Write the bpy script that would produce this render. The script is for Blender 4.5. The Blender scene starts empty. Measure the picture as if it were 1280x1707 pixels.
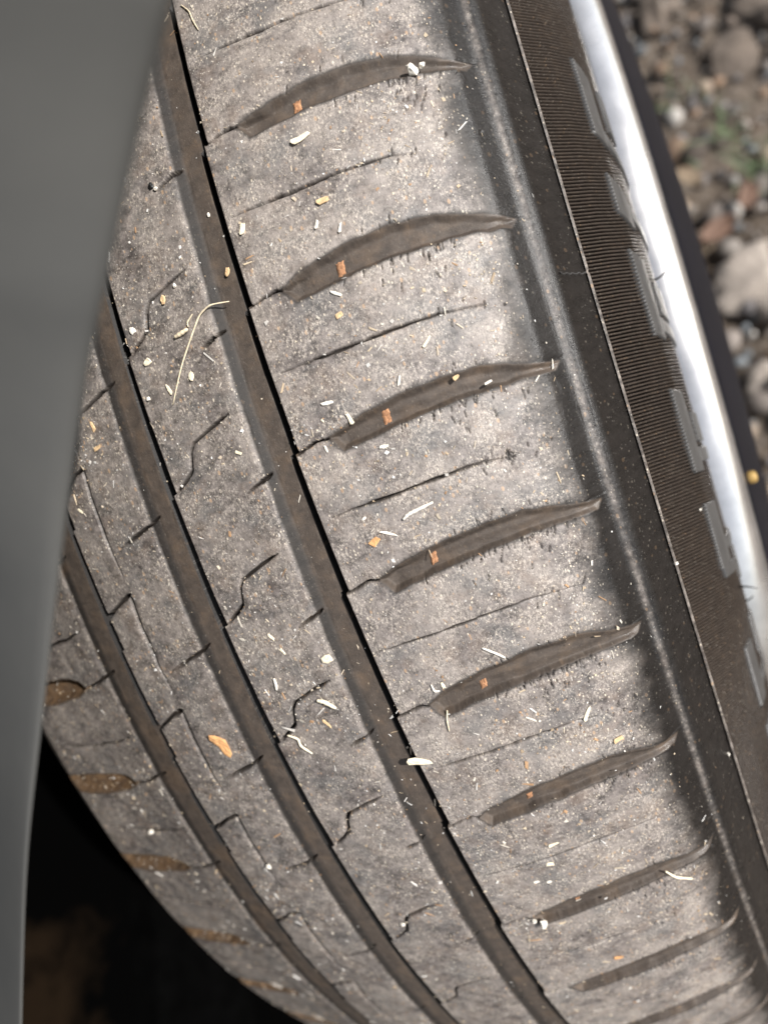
import bpy, math, random
import numpy as np
from mathutils import Matrix, Vector
random.seed(7); rng = np.random.default_rng(7)
R = math.radians
SC = bpy.context.scene; COL = SC.collection

# ------------------------------------------------------------------ camera, sky, sun, exposure
WHEEL_R = 0.32
ALPHA = R(-60)
WM = Matrix.Translation((0, 0, WHEEL_R)) @ Matrix.Rotation(ALPHA, 4, 'X')     # wheel frame -> world
CL = np.array([0.08168801, -0.43360332, 0.03324904]); CW = np.array([1.315557, 0.50473062, 0.02088031]); CF = 1189.04
def rodr(w):
    t = np.linalg.norm(w); k = w / t; K = np.array([[0, -k[2], k[1]], [k[2], 0, -k[0]], [-k[1], k[0], 0]])
    return np.eye(3) + np.sin(t) * K + (1 - np.cos(t)) * K @ K
CR = rodr(CW)
cam = bpy.data.objects.new('camera', bpy.data.cameras.new('camera')); COL.objects.link(cam); SC.camera = cam
cm = Matrix.Identity(4)
for i in range(3):
    for j in range(3): cm[i][j] = float(CR[i, j])
    cm[i][3] = float(CL[i])
cam.matrix_world = WM @ cm
cd = cam.data; cd.sensor_fit = 'HORIZONTAL'; cd.sensor_width = 36; cd.lens = CF / 1280 * 36
cd.clip_start = 0.005; cd.clip_end = 200
cd.dof.use_dof = True; cd.dof.focus_distance = 0.132; cd.dof.aperture_fstop = 12.5

SUN_LOCAL = Vector((0.86, -0.62, 0.30)).normalized()           # towards the sun, wheel frame
sd = (WM.to_3x3() @ SUN_LOCAL).normalized()
w = bpy.data.worlds.new('World'); SC.world = w; w.use_nodes = True
nt = w.node_tree; sky = nt.nodes.new('ShaderNodeTexSky'); sky.sky_type = 'NISHITA'; sky.sun_disc = False
sky.sun_elevation = math.asin(sd.z); sky.sun_rotation = math.atan2(sd.x, sd.y)
hs = nt.nodes.new('ShaderNodeHueSaturation'); hs.inputs['Saturation'].default_value = .38
nt.links.new(sky.outputs[0], hs.inputs['Color']); nt.links.new(hs.outputs[0], nt.nodes['Background'].inputs[0]); nt.nodes['Background'].inputs[1].default_value = 0.13
sl = bpy.data.lights.new('sun', 'SUN'); sl.energy = 5.0; sl.angle = R(0.6); sl.color = (1, .965, .925)
so = bpy.data.objects.new('sun', sl); COL.objects.link(so); so.rotation_euler = sd.to_track_quat('Z', 'Y').to_euler()
SC.view_settings.view_transform = 'Standard'; SC.view_settings.look = 'None'
SC.view_settings.exposure = 0.42; SC.view_settings.gamma = 1

# ------------------------------------------------------------------ material helpers
class NT:
    def __init__(s, name):
        s.m = bpy.data.materials.new(name); s.m.use_nodes = True; s.t = s.m.node_tree; s.b = s.t.nodes['Principled BSDF']
    def n(s, typ, **kw):
        nd = s.t.nodes.new(typ)
        for k, v in kw.items():
            if k.startswith('i_'):
                key = k[2:]; key = int(key) if key.isdigit() else key.replace('_', ' ')
                s.setin(nd.inputs[key], v)
            else: setattr(nd, k, v)
        return nd
    def setin(s, sock, v):
        if isinstance(v, bpy.types.NodeSocket): s.t.links.new(v, sock)
        elif isinstance(v, tuple) and len(v) == 3 and sock.type == 'RGBA': sock.default_value = (*v, 1)
        else: sock.default_value = v
    def noise(s, vec, scale, detail=6, rough=.6, dist=0):
        return s.n('ShaderNodeTexNoise', i_Vector=vec, i_Scale=scale, i_Detail=detail, i_Roughness=rough, i_Distortion=dist).outputs[0]
    def rng(s, v, a, b, c=0., d=1.):
        return s.n('ShaderNodeMapRange', i_Value=v, i_From_Min=a, i_From_Max=b, i_To_Min=c, i_To_Max=d).outputs[0]
    def mix(s, f, a, b):
        nd = s.t.nodes.new('ShaderNodeMix'); nd.data_type = 'RGBA'
        s.setin(nd.inputs[0], f); s.setin(nd.inputs[6], a); s.setin(nd.inputs[7], b); return nd.outputs[2]
    def math(s, op, a, b=0.):
        return s.n('ShaderNodeMath', operation=op, i_0=a, i_1=b).outputs[0]
    def set(s, **kw):
        for k, v in kw.items(): s.setin(s.b.inputs[k.replace('_', ' ')], v)
        return s
    def bump(s, h, strength, dist):
        s.t.links.new(s.n('ShaderNodeBump', i_Height=h, i_Strength=strength, i_Distance=dist).outputs[0], s.b.inputs['Normal'])

def rubber(name, side=False):
    q = NT(name)
    uv = q.n('ShaderNodeUVMap', uv_map='pattern').outputs[0]                     # millimetres across / along the tyre
    st = q.n('ShaderNodeMapping', i_Vector=uv); st.inputs['Scale'].default_value = (1, .55, 1); st = st.outputs[0]
    dust_light = q.n('ShaderNodeAttribute', attribute_name='dust_light').outputs['Fac']
    cut = q.n('ShaderNodeAttribute', attribute_name='cut').outputs['Fac']
    big = q.noise(uv, .075, 4, .6); mid = q.noise(uv, .42, 8, .72); fine = q.noise(st, 2.3, 6, .75); micro = q.noise(st, 5.5, 3, .8)
    # worn contact rubber with a dusty film
    worn = q.mix(q.rng(mid, .38, .62), (.062, .052, .048), (.215, .187, .172))
    worn = q.mix(q.rng(big, .40, .60, 0, .55), worn, (.33, .288, .254))
    cool = q.noise(q.n('ShaderNodeVectorMath', operation='ADD', i_0=uv, i_1=(31., 7., 0.)).outputs[0], .11, 5, .6)
    worn = q.mix(q.rng(cool, .50, .64, 0, .5), worn, (.100, .102, .103))
    brn = q.noise(q.n('ShaderNodeVectorMath', operation='ADD', i_0=uv, i_1=(3., 77., 0.)).outputs[0], .16, 6, .65)
    worn = q.mix(q.rng(brn, .52, .66, 0, .38), worn, (.175, .120, .085))
    cmask = q.rng(q.noise(q.n('ShaderNodeVectorMath', operation='ADD', i_0=uv, i_1=(5., 3., 0.)).outputs[0], .19, 7, .72), .42, .60)
    worn = q.mix(q.math('MULTIPLY', q.rng(fine, .50, .62), q.math('ADD', q.math('MULTIPLY', cmask, .85), .05)), worn, (.53, .465, .395))
    worn = q.mix(q.rng(fine, .46, .34, 0, .7), worn, (.035, .029, .026))
    worn = q.mix(q.math('MULTIPLY', q.rng(micro, .56, .70), q.math('ADD', q.math('MULTIPLY', cmask, .85), .05)), worn, (.66, .60, .51))
    sc = q.noise(q.n('ShaderNodeVectorMath', operation='ADD', i_0=uv, i_1=(11., 17., 0.)).outputs[0], .55, 5, .8)
    worn = q.mix(q.rng(sc, .66, .74, 0, .9), worn, (.07, .062, .06))
    clean = q.mix(q.rng(mid, .35, .65), (.050, .040, .033), (.088, .069, .055)) if not side else q.mix(q.rng(mid, .35, .65), (.032, .0245, .0195), (.050, .038, .030))
    clean = q.mix(q.rng(fine, .58, .74, 0, .5), clean, (.20, .165, .135))
    gb = q.noise(uv, .2, 4, .6)
    clean = q.mix(q.rng(gb, .5, .7, 0, .45 if not side else .12), clean, (.145, .10, .066))
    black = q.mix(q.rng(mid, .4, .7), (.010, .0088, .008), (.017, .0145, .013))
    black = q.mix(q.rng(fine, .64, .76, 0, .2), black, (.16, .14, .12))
    dm = q.math('MULTIPLY', dust_light, q.rng(mid, .3, .7, .72, 1.28))
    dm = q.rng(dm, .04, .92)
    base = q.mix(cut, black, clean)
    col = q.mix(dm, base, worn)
    if not side:
        mudf = q.n('ShaderNodeAttribute', attribute_name='mud').outputs['Fac']
        col = q.mix(q.math('MULTIPLY', mudf, .8), col, q.mix(q.rng(mid, .35, .65), (.075, .045, .026), (.19, .115, .058)))
    for (scl, thr, colr, amt) in ((1.9, .05, (.66, .58, .46), .8), (1.1, .03, (.50, .32, .18), .5), (3.2, .035, (.74, .69, .60), .55)):
        v = q.n('ShaderNodeTexVoronoi', i_Vector=st, i_Scale=scl)
        r = q.n('ShaderNodeSeparateColor', i_0=v.outputs['Color']).outputs[0]
        lim = q.math('MULTIPLY', q.rng(r, .55, 1, 0, 3.2), .1)
        msk = q.rng(q.math('SUBTRACT', lim, v.outputs['Distance']), 0, .06)
        msk = q.math('MULTIPLY', msk, q.rng(dust_light, 0, .8, .05 if not side else .15, amt))
        col = q.mix(msk, col, colr)
    ux = q.n('ShaderNodeSeparateXYZ', i_0=uv).outputs[0]
    gl = q.rng(ux, 65.5, 67.5) if not side else .75
    q.set(Base_Color=col, Roughness=q.mix(dm, q.mix(gl, (.58, .58, .58), q.rng(mid, .3, .7, .24, .36)), (.46, .46, .46)))
    q.setin(q.b.inputs['Specular IOR Level'], q.mix(dm, q.mix(gl, (.30, .30, .30), (.36, .36, .36)), (.55, .55, .55)))
    h = q.math('ADD', q.math('MULTIPLY', fine, .6), q.math('ADD', q.math('MULTIPLY', micro, .35), mid))
    q.bump(h, .6 if not side else .35, .00024)
    return q.m
M_TREAD = rubber('worn_tread_rubber'); M_SIDE = rubber('sidewall_rubber', True)

def plain(name, col, rough=.6, metal=0., var=.25, scale=60., coat=0., bump=0., bscale=400., bdist=.0004):
    q = NT(name); tc = q.n('ShaderNodeTexCoord').outputs['Object']
    n1 = q.noise(tc, scale, 6, .65)
    a = tuple(c * (1 - var) for c in col); b = tuple(min(c * (1 + var), .95) for c in col)
    q.set(Base_Color=q.mix(q.rng(n1, .3, .7), a, b), Roughness=rough, Metallic=metal)
    q.b.inputs['Coat Weight'].default_value = coat
    if bump: q.bump(q.noise(tc, bscale, 5, .7), bump, bdist)
    return q.m
def attr_mat(name, rough=.8, scale=900., var=.3):
    q = NT(name); a = q.n('ShaderNodeAttribute', attribute_name='tint').outputs['Color']
    tc = q.n('ShaderNodeTexCoord').outputs['Object']; n1 = q.noise(tc, scale, 5, .7)
    q.set(Base_Color=q.mix(q.rng(n1, .3, .7, 0, var), a, (.08, .06, .045)), Roughness=rough); return q.m

# ------------------------------------------------------------------ object helpers
def mesh_obj(name, V, Fq, mat, parent=None, smooth=True, attrs=None, uv=None, tris=None):
    me = bpy.data.meshes.new(name); V = np.asarray(V, np.float32)
    Fq = np.asarray(Fq, np.int32).reshape(-1, 4) if Fq is not None and len(Fq) else np.zeros((0, 4), np.int32)
    T = np.asarray(tris, np.int32).reshape(-1, 3) if tris is not None and len(tris) else np.zeros((0, 3), np.int32)
    me.vertices.add(len(V)); me.vertices.foreach_set('co', V.ravel())
    loops = np.concatenate([Fq.ravel(), T.ravel()]); me.loops.add(len(loops)); me.loops.foreach_set('vertex_index', loops)
    st = np.concatenate([np.arange(len(Fq)) * 4, len(Fq) * 4 + np.arange(len(T)) * 3]).astype(np.int32)
    me.polygons.add(len(st)); me.polygons.foreach_set('loop_start', st)
    me.polygons.foreach_set('use_smooth', np.full(len(st), smooth))
    me.update(calc_edges=True)
    if uv is not None:
        l = me.uv_layers.new(name='pattern'); l.data.foreach_set('uv', np.asarray(uv, np.float32)[loops].ravel())
    for k, a in (attrs or {}).items():
        a = np.asarray(a, np.float32)
        if a.ndim == 1: at = me.attributes.new(k, 'FLOAT', 'POINT'); at.data.foreach_set('value', a)
        else:
            at = me.attributes.new(k, 'FLOAT_COLOR', 'POINT')
            at.data.foreach_set('color', np.concatenate([a, np.ones((len(a), 1))], 1).astype(np.float32).ravel())
    me.validate(clean_customdata=False)
    o = bpy.data.objects.new(name, me); COL.objects.link(o)
    if mat: me.materials.append(mat)
    if parent: o.parent = parent
    return o
def tag(o, label=None, cat=None, group=None, kind=None):
    for k, v in (('label', label), ('category', cat), ('group', group), ('kind', kind)):
        if v: o[k] = v
    return o
def grid_faces(nr, nc, wrap=False):
    r = np.arange(nr if wrap else nr - 1)[:, None]; c = np.arange(nc - 1)[None]
    a = r * nc + c; b = ((r + 1) % nr) * nc + c
    return np.stack([a, a + 1, b + 1, b], -1).reshape(-1, 4)
def vnoise(x, y, seed, scale):
    g = np.random.default_rng(seed).random((257, 257)); X = x / scale; Y = y / scale
    xi = np.floor(X).astype(int); yi = np.floor(Y).astype(int); fx = X - xi; fy = Y - yi
    fx = fx * fx * (3 - 2 * fx); fy = fy * fy * (3 - 2 * fy)
    g_ = lambda a, b: g[a % 257, b % 257]
    return (g_(xi, yi) * (1 - fx) + g_(xi + 1, yi) * fx) * (1 - fy) + (g_(xi, yi + 1) * (1 - fx) + g_(xi + 1, yi + 1) * fx) * fy
def sstep(x, a, b):
    t = np.clip((x - a) / (b - a), 0, 1); return t * t * (3 - 2 * t)

# ------------------------------------------------------------------ tyre profile (metres: across, radius)
PRF = [(-.080, -.095), (-.0885, -.090), (-.094, -.080), (-.0965, -.060), (-.0955, -.045), (-.0915, -.032), (-.086, -.021), (-.080, -.0140), (-.0747, -.0104), (-.068, -.0089),
       (-.060, -.0077), (-.0515, -.0060), (-.045, -.0043), (-.040, -.0031), (-.035, -.0021), (-.030, -.0013), (-.025, -.0007), (-.020, -.0003),
       (-.010, 0), (-.005, 0), (0, -.0001), (.005, -.0003), (.010, -.0006), (.015, -.0009), (.020, -.0014), (.025, -.0020), (.030, -.0027),
       (.035, -.0036), (.040, -.0047), (.045, -.0059), (.050, -.0074), (.055, -.0092), (.060, -.0113), (.065, -.0137), (.0680, -.0158),
       (.0695, -.0178), (.0709, -.0196), (.0719, -.0201), (.0731, -.0204), (.0742, -.0216), (.0752, -.0245), (.0768, -.0279), (.0784, -.0310), (.0835, -.042), (.0888, -.057), (.0915, -.069),
       (.0923, -.078), (.0908, -.086), (.0875, -.091), (.080, -.095)]
PU = np.array([a for a, b in PRF]); PRd = np.array([b for a, b in PRF]) + WHEEL_R
PS = np.concatenate([[0], np.cumsum(np.hypot(np.diff(PU), np.diff(PRd)))])
_s = np.arange(0, PS[-1], .0001)
def _sm(a):
    k = np.exp(-.5 * (np.arange(-24, 25) * .0001 / .00045) ** 2); k /= k.sum()
    return np.convolve(np.pad(a, 24, mode='reflect', reflect_type='odd'), k, 'valid')
TU = _sm(np.interp(_s, PS, PU)); TR = _sm(np.interp(_s, PS, PRd))
TNu = -np.gradient(TR); TNr = np.gradient(TU); _l = np.hypot(TNu, TNr); TNu /= _l; TNr /= _l
_mono = (TU > -.0900) & (TU < .0905) & (_s > .03) & (TR > .245)
def s_of_u(u): return np.interp(u, TU[_mono], _s[_mono])
def spos(s, th, off=0.):
    """wheel-frame points for profile station s, angle th, height off (m) along the outward normal"""
    u = np.interp(s, _s, TU) + off * np.interp(s, _s, TNu); r = np.interp(s, _s, TR) + off * np.interp(s, _s, TNr)
    u, r, th = np.broadcast_arrays(u, r, th)
    return np.stack([u, -r * np.cos(th), r * np.sin(th)], -1)

# ------------------------------------------------------------------ tread pattern (millimetres: u across, v along at radius 320)
NOTCH = {-1: .370, 0: .2717, 1: .1742, 2: .0873, 3: .0013, 4: -.0835, 5: -.1712, 6: -.272, 7: -.366}
def notch(k):
    if k in NOTCH: return NOTCH[k] * 320
    return (NOTCH[-1] + (-1 - k) * .0905) * 320 if k < -1 else (NOTCH[7] - (k - 7) * .0905) * 320
KS = range(-35, 43 - 8)
def pline(U, V, pts):
    d = np.full(U.shape, 1e9); tt = np.zeros(U.shape); L = 0; segs = []
    for a, b in zip(pts[:-1], pts[1:]):
        l = math.hypot(b[0] - a[0], b[1] - a[1]); segs.append((a, b, L, l)); L += l
    for a, b, l0, l in segs:
        dx, dy = b[0] - a[0], b[1] - a[1]; t = np.clip(((U - a[0]) * dx + (V - a[1]) * dy) / (l * l), 0, 1)
        dd = np.hypot(U - a[0] - t * dx, V - a[1] - t * dy); m = dd < d
        d = np.where(m, dd, d); tt = np.where(m, (l0 + t * l) / L, tt)
    return d, tt
def inside(U, V, P):
    c = np.zeros(U.shape, bool); n = len(P)
    for i in range(n):
        x1, y1 = P[i]; x2, y2 = P[(i + 1) % n]
        if y1 == y2: continue
        c ^= ((y1 > V) != (y2 > V)) & (U < (x2 - x1) * (V - y1) / (y2 - y1) + x1)
    return c
def height(U, V, fine, du_s, rs):
    """depth below the contact face (mm) and masks"""
    D = np.zeros(U.shape); cut = np.zeros(U.shape); nodust = np.zeros(U.shape); mud = np.zeros(U.shape)
    wob = (vnoise(U, V, 5, 2.2) - .5) * .5 + (vnoise(U, V, 6, .7) - .5) * .10
    def window(u0, u1, v0, v1):
        r = np.where((V[:, 0] > v0) & (V[:, 0] < v1))[0]; c = np.where((U[0] > u0) & (U[0] < u1))[0]
        if len(r) == 0 or len(c) == 0: return None
        return slice(r[0], r[-1] + 1), slice(c[0], c[-1] + 1)
    def sipe(pts, depth, wd, taper=(.15, .15), wig=.25):
        us = [p[0] for p in pts]; vs = [p[1] for p in pts]
        wn = window(min(us) - 2, max(us) + 2, min(vs) - 2, max(vs) + 2)
        if wn is None: return
        u = U[wn]; v = V[wn] + (vnoise(U[wn], V[wn] * 0, rs.integers(99), 1.6) - .5) * wig
        d, t = pline(u, v, pts); tp = sstep(t, 0, taper[0] + 1e-3) * (1 - sstep(t, 1 - taper[1] - 1e-3, 1)) if True else 1
        tp = .25 + .75 * tp; ww = wd * (.55 + .8 * vnoise(u, v * 0, rs.integers(99), 3.1)) * tp
        g = 1 - sstep(d, ww * .5, ww + .11)
        D[wn] = np.maximum(D[wn], g * depth * 1.3 * tp); cut[wn] = np.maximum(cut[wn], .3 * g); nodust[wn] = np.maximum(nodust[wn], g * (.5 + .5 * tp))  # sipe interior also coloured darker, standing in for shade in the trench
        lip = (1 - sstep(d, ww, ww + .9)) * .12 * tp
        D[wn] = np.maximum(D[wn], lip)
    def ticks(cu, cv, n, su, sv, lmin=.5, lmax=1.9):
        if not fine: return
        for _ in range(n):
            u = cu + rs.normal() * su; v = cv(u) if callable(cv) else cv; v += rs.normal() * sv
            l = rs.uniform(lmin, lmax); a = rs.normal(.16, .2)
            wn = window(u - 1, u + 1, v - l, v + l)
            if wn is None: continue
            d, t = pline(U[wn], V[wn] + .0 * V[wn], [(u - a * l / 2, v - l / 2), (u + a * l / 2, v + l / 2)])
            g = 1 - sstep(d, .02, .14); D[wn] = np.maximum(D[wn], g * .5); nodust[wn] = np.maximum(nodust[wn], g * .9)
    LUG = [(29.6, .5), (33, 1.9), (36.5, 2.9), (43.5, 4.2), (51.5, 4.8), (58, 4.5), (63.5, 3.0), (66.5, 1.9), (70.2, .7), (69.2, -.9), (66, -.7), (62.5, -.35), (56, -.3), (49.5, -.55),
           (43, -.95), (37, -1.7), (31.8, -2.4), (30.6, -.6)]
    for k in KS:
        v0 = notch(k)
        if v0 < V.min() - 40 or v0 > V.max() + 40: continue
        # shoulder lug cut
        wn = window(27, 73, v0 - 5, v0 + 8)
        if wn is not None:
            e1, e2 = rs.uniform(-.4, .5), rs.uniform(-.3, .4)
            P = [(a, v0 + b + (e1 if b > 1 else 0) + (e2 * .5 if b < -.5 else 0)) for a, b in LUG]
            u = U[wn] + wob[wn] * .35; v = V[wn] + wob[wn] * .9
            ins = inside(u, v, P); d, _ = pline(u, v, P + [P[0]]); sdf = np.where(ins, -d, d)
            top = V[wn] > v0 + 1.2
            fl = np.interp(u, [29, 33, 45, 60, 68, 71], [1.1, 1.7, 1.6, 1.3, .7, .2])
            fl = fl * (1 + .12 * (vnoise(u, v, 44 + k % 7, 2.5) - .5)) - .25 * sstep(v - v0, .8, 2.2)
            g = 1 - sstep(sdf, np.where(top, -1.5, -.9), np.where(top, .35, .12))
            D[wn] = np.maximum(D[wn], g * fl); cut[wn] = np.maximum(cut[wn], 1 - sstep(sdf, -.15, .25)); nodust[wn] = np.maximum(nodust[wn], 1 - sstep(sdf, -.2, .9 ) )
            # worn, dipped upper lip
            D[wn] = np.maximum(D[wn], (1 - sstep(sdf, 0, 1.6)) * .16 * top)
            low = lambda x: v0 + np.interp(x, [30, 43, 56, 70], [-2.2, -1.1, -.4, -1.0]) - .55
            upp = lambda x: v0 + np.interp(x, [30, 43, 51, 58, 64, 70], [.8, 4.3, 4.9, 4.6, 3, .8]) + .5
            nt_ = rs.integers(12, 34); ticks(rs.uniform(51, 59), low, nt_, 5.5, .25, .3, 1.6); ticks(56, lambda x: low(x) - 2.2, rs.integers(5, 18), 5, 1.5, .4, 1.5); ticks(53, upp, rs.integers(4, 12), 6, .4, .7, 1.7)
        sipe([(23.4, v0 - .1), (25.3, v0 + .3), (27, v0 + .7), (28.4, v0 + .9), (30.3, v0 + .3)], 1.3, .26, (.0, .3), .4)
        # fine half-pitch sipe
        h = (notch(k + 1) - v0); hv = v0 + h * .468
        a0 = rs.uniform(23.8, 25.5); a1 = rs.uniform(57, 63)
        faint = {3: .35, 5: .5, 6: .7}.get(k, 1.)
        sipe([(a0, hv - .3), (31, hv - .1), (38, hv + .1), (46, hv + .5), (54, hv + .6), (a1, hv - .3)], 1.1 * faint, .27 * (.6 + .4 * faint), (.25, .45), .12)
        ticks(58, hv, rs.integers(3, 11), 4.5, 1.1, .4, 1.5)
        if k == 2: ticks(58, hv + .3, 10, .4, .4, .8, 1.8)
        # rib 2 kinked sipe and short sipe
        if k in (6,): j = .25
        sipe([(13.0, v0 + 10.9), (8.2, v0 + 9.5), (4.0, v0 + 8.0), (2.9, v0 + 6.6), (1.9, v0 + 3.3), (.2, v0 + 2.0), (-3.2, v0 + .3)], 1.6, .30, (.18, .02), .1)
        sipe([(18.0, v0 - 1.6), (16.2, v0 - 2.5), (11.3, v0 - 4.1)], 1.7, .34, (.3, .25), .1)
        # rib 3 sipes
        sipe([(-7.9, v0 - 2.4), (-11.5, v0 - 4.0), (-20.8, v0 - 6.7)], 1.7, .36, (.25, .3), .12)
        sipe([(-22.6, v0 + 11.4), (-26, v0 + 10.4), (-31.4, v0 + 7.8)], 1.4, .5, (.1, .0), .2)
        hh = notch(k - 1) - v0
        sipe([(-23.0, v0 + 11.4), (-23.6, v0 + 4), (-23.5, v0 - 6), (-22.8, v0 + 12 - hh * .86)], .95, .42, (.05, .5), .3)
        # left shoulder lugs
        P = [(-50.8, v0 - 7.6), (-51.9, v0 - 6.2), (-54.5, v0 - 5.2), (-65, v0 - 5.0), (-78, v0 - 6.0), (-80, v0 - 8.6), (-77, v0 - 10.6), (-70, v0 - 11.2), (-61.7, v0 - 10.9), (-54, v0 - 9.8), (-51, v0 - 8.6)]
        wn = window(-84, -46, v0 - 16, v0 - 2)
        if wn is not None:
            u = U[wn] + wob[wn] * .4; v = V[wn] + wob[wn] * .8
            ins = inside(u, v, P); d, _ = pline(u, v, P + [P[0]]); sdf = np.where(ins, -d, d)
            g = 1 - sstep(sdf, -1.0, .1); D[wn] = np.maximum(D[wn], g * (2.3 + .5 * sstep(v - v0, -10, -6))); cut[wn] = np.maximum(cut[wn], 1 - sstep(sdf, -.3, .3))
            nodust[wn] = np.maximum(nodust[wn], 1 - sstep(sdf, -.3, .8)); mud[wn] = np.maximum(mud[wn], (1 - sstep(sdf, -.5, .6)) * (.55 + .9 * vnoise(u, v, 55, 2)))
        sipe([(-37.5, v0 - 4.4), (-41.5, v0 - 5.6), (-46, v0 - 7.2), (-51, v0 - 8.2)], 1.3, .36, (.1, .0), .3)
        sipe([(-43, v0 - 21.6), (-50, v0 - 23), (-58, v0 - 23.8), (-72, v0 - 23.2)], 1.1, .32, (.3, .2), .3)
    # circumferential grooves: (left top, left floor, slot left, right edge, floor depth)
    for (a, b, c, e, fd, slot) in ((15.6, 18.0, 21.7, 23.4, 1.7, 5.5), (-11.6, -9.2, -5.7, -3.3, 1.0, 5.5), (-41.0, -38.6, -33.9, -31.2, .7, 5.0)):
        ue = U + wob * .35 * (np.abs(U - a) < 2.5)
        g = np.interp(ue, [a - .7, a, a + .5, b - .3, b + .4, c - .45, c, c + .18, e - .12, e], [0, .12, .5, fd * .95, fd, fd, fd * 1.03, slot, slot, 0.0])
        g = g + (vnoise(U, V, 15, 3) - .5) * .12 * ((U > b) & (U < c - .3))
        m = (U > a - .8) & (U < e + .01)
        D = np.where(m, np.maximum(D, g), D)
        cut = np.maximum(cut, (.12 + .88 * sstep(U, b - 1.1, b + .6)) * sstep(U, a - .1, a + .3) * (U < e + .02)); cut = np.where((U > c - .02) & (U < e - .03), 0, cut)  # slot added and painted black to draw a shade line along the groove
        nodust = np.maximum(nodust, sstep(ue, a - .2, a + .7) * (U < e - .03))
    # moulded joint bars across the first groove floor
    dust_light = (1 - np.clip(nodust, 0, 1)) * (1 - .85 * cut)
    edge = 65.6 + (vnoise(U * 0, V, 21, 11) - .5) * 2.4 + (vnoise(U, V, 22, 3) - .5) * 1.6
    fade = 1 - .97 * sstep(U, edge - 5.0, edge + 3.2)
    dust_light = dust_light * fade
    dust_light = dust_light * (.8 + .2 * (1 - sstep(-U, 74, 80)))
    dust_light = dust_light * np.interp(U, [-80, -42, -31, -3.4, -3.2, 23, 24, 60], [.62, .66, .70, .72, .76, .80, .95, 1.])  # thinner film to the left, also painting in the light fall-off
    dust_light = dust_light + .40 * np.exp(-((U - 72.0) / .55) ** 2) * (.5 + vnoise(U, V, 71, .8))  # scuffed ridge top, made paler to paint in the ridge highlight
    dust_light = dust_light + .15 * ((U > 13.2) & (U < 15.5)) * (dust_light > .5)
    D = D + ((vnoise(U, V, 31, 9) - .5) * .22 + (vnoise(U, V, 32, 2.5) - .5) * .09 + (vnoise(U, V, 33, .8) - .5) * .05 * fine) * (dust_light > .05)
    rubber_cut = np.clip(cut, 0, 1)
    mud = np.maximum(mud, .22 * sstep(vnoise(U, V, 57, 7), .62, .85) * (U < -33) * (U > -41))
    return D, dust_light, rubber_cut, np.clip(mud, 0, 1)
def saw(V):
    """small sideways jog of each rib edge at every notch (mm)"""
    ks = np.array(sorted(notch(k) for k in KS)); i = np.clip(np.searchsorted(ks, V) - 1, 0, len(ks) - 2)
    f = (V - ks[i]) / (ks[i + 1] - ks[i]); return (f - .5) * -.75
def ulist(lo, hi, step, must):
    pts = {round(lo, 4), round(hi, 4)}
    for m in must:
        if lo <= m <= hi: pts.add(round(m, 4))
    ms = sorted(pts); out = []
    for a, b in zip(ms[:-1], ms[1:]):
        n = max(1, int(math.ceil((b - a) / step))); out += list(np.linspace(a, b, n, endpoint=False))
    out.append(ms[-1]); return np.array(out)
MUST = []
for a, b, c, e in ((15.6, 18., 21.7, 23.4), (-11.6, -9.2, -5.7, -3.3), (-41., -38.6, -33.9, -31.2)):
    MUST += [a - .7, a, a + .5, b, c - .45, c, c + .18, e - .12, e]
V_LO, V_HI = -.66 * 320, .47 * 320
def strip(name, lo, hi, parent, label=None):
    Vs = []; Fs = []; A = {'dust_light': [], 'cut': [], 'mud': []}; UVs = []; off = 0
    full = 2 * math.pi * 320
    for fine, vs, stp in ((1, np.arange(V_LO, V_HI + .001, .19), .19), (0, np.linspace(V_HI, V_LO + full, 1500), .9)):
        if fine: vs[-1] = V_HI
        us = ulist(lo, hi, stp, MUST)
        U, V = np.meshgrid(us, vs); VV = np.where(V > KMAXV, V - full, V)
        D, dust_light, cut, mud = height(U, V if fine else VV, fine, None, np.random.default_rng(3 if fine else 4))
        W = np.zeros_like(U)
        for e, wl, wr in ((23.4, 2.2, 4.), (-3.3, 2.2, 4.), (-31.2, 2.2, 4.)):
            W = np.maximum(W, np.clip(np.minimum((U - e + wl) / .6, 1 - (U - e) / wr), 0, 1))
        Uw = U + W * saw(VV)
        s = s_of_u(Uw / 1000); P = spos(s, V / 320, -D / 1000)
        Vs.append(P.reshape(-1, 3)); Fs.append(grid_faces(*U.shape) + off); off += U.size
        A['dust_light'].append(dust_light.ravel()); A['cut'].append(cut.ravel()); A['mud'].append(mud.ravel()); UVs.append(np.stack([U.ravel(), V.ravel()], 1))
    return mesh_obj(name, np.concatenate(Vs), np.concatenate(Fs), M_TREAD, parent, attrs={k: np.concatenate(v) for k, v in A.items()}, uv=np.concatenate(UVs))
KMAXV = notch(-35)

wheel = bpy.data.objects.new('car_wheel', None); COL.objects.link(wheel); wheel.location = (0, 0, 0)
tag(wheel, 'car wheel with a worn dusty black tyre and bright silver rim edge', 'wheel')

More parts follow.
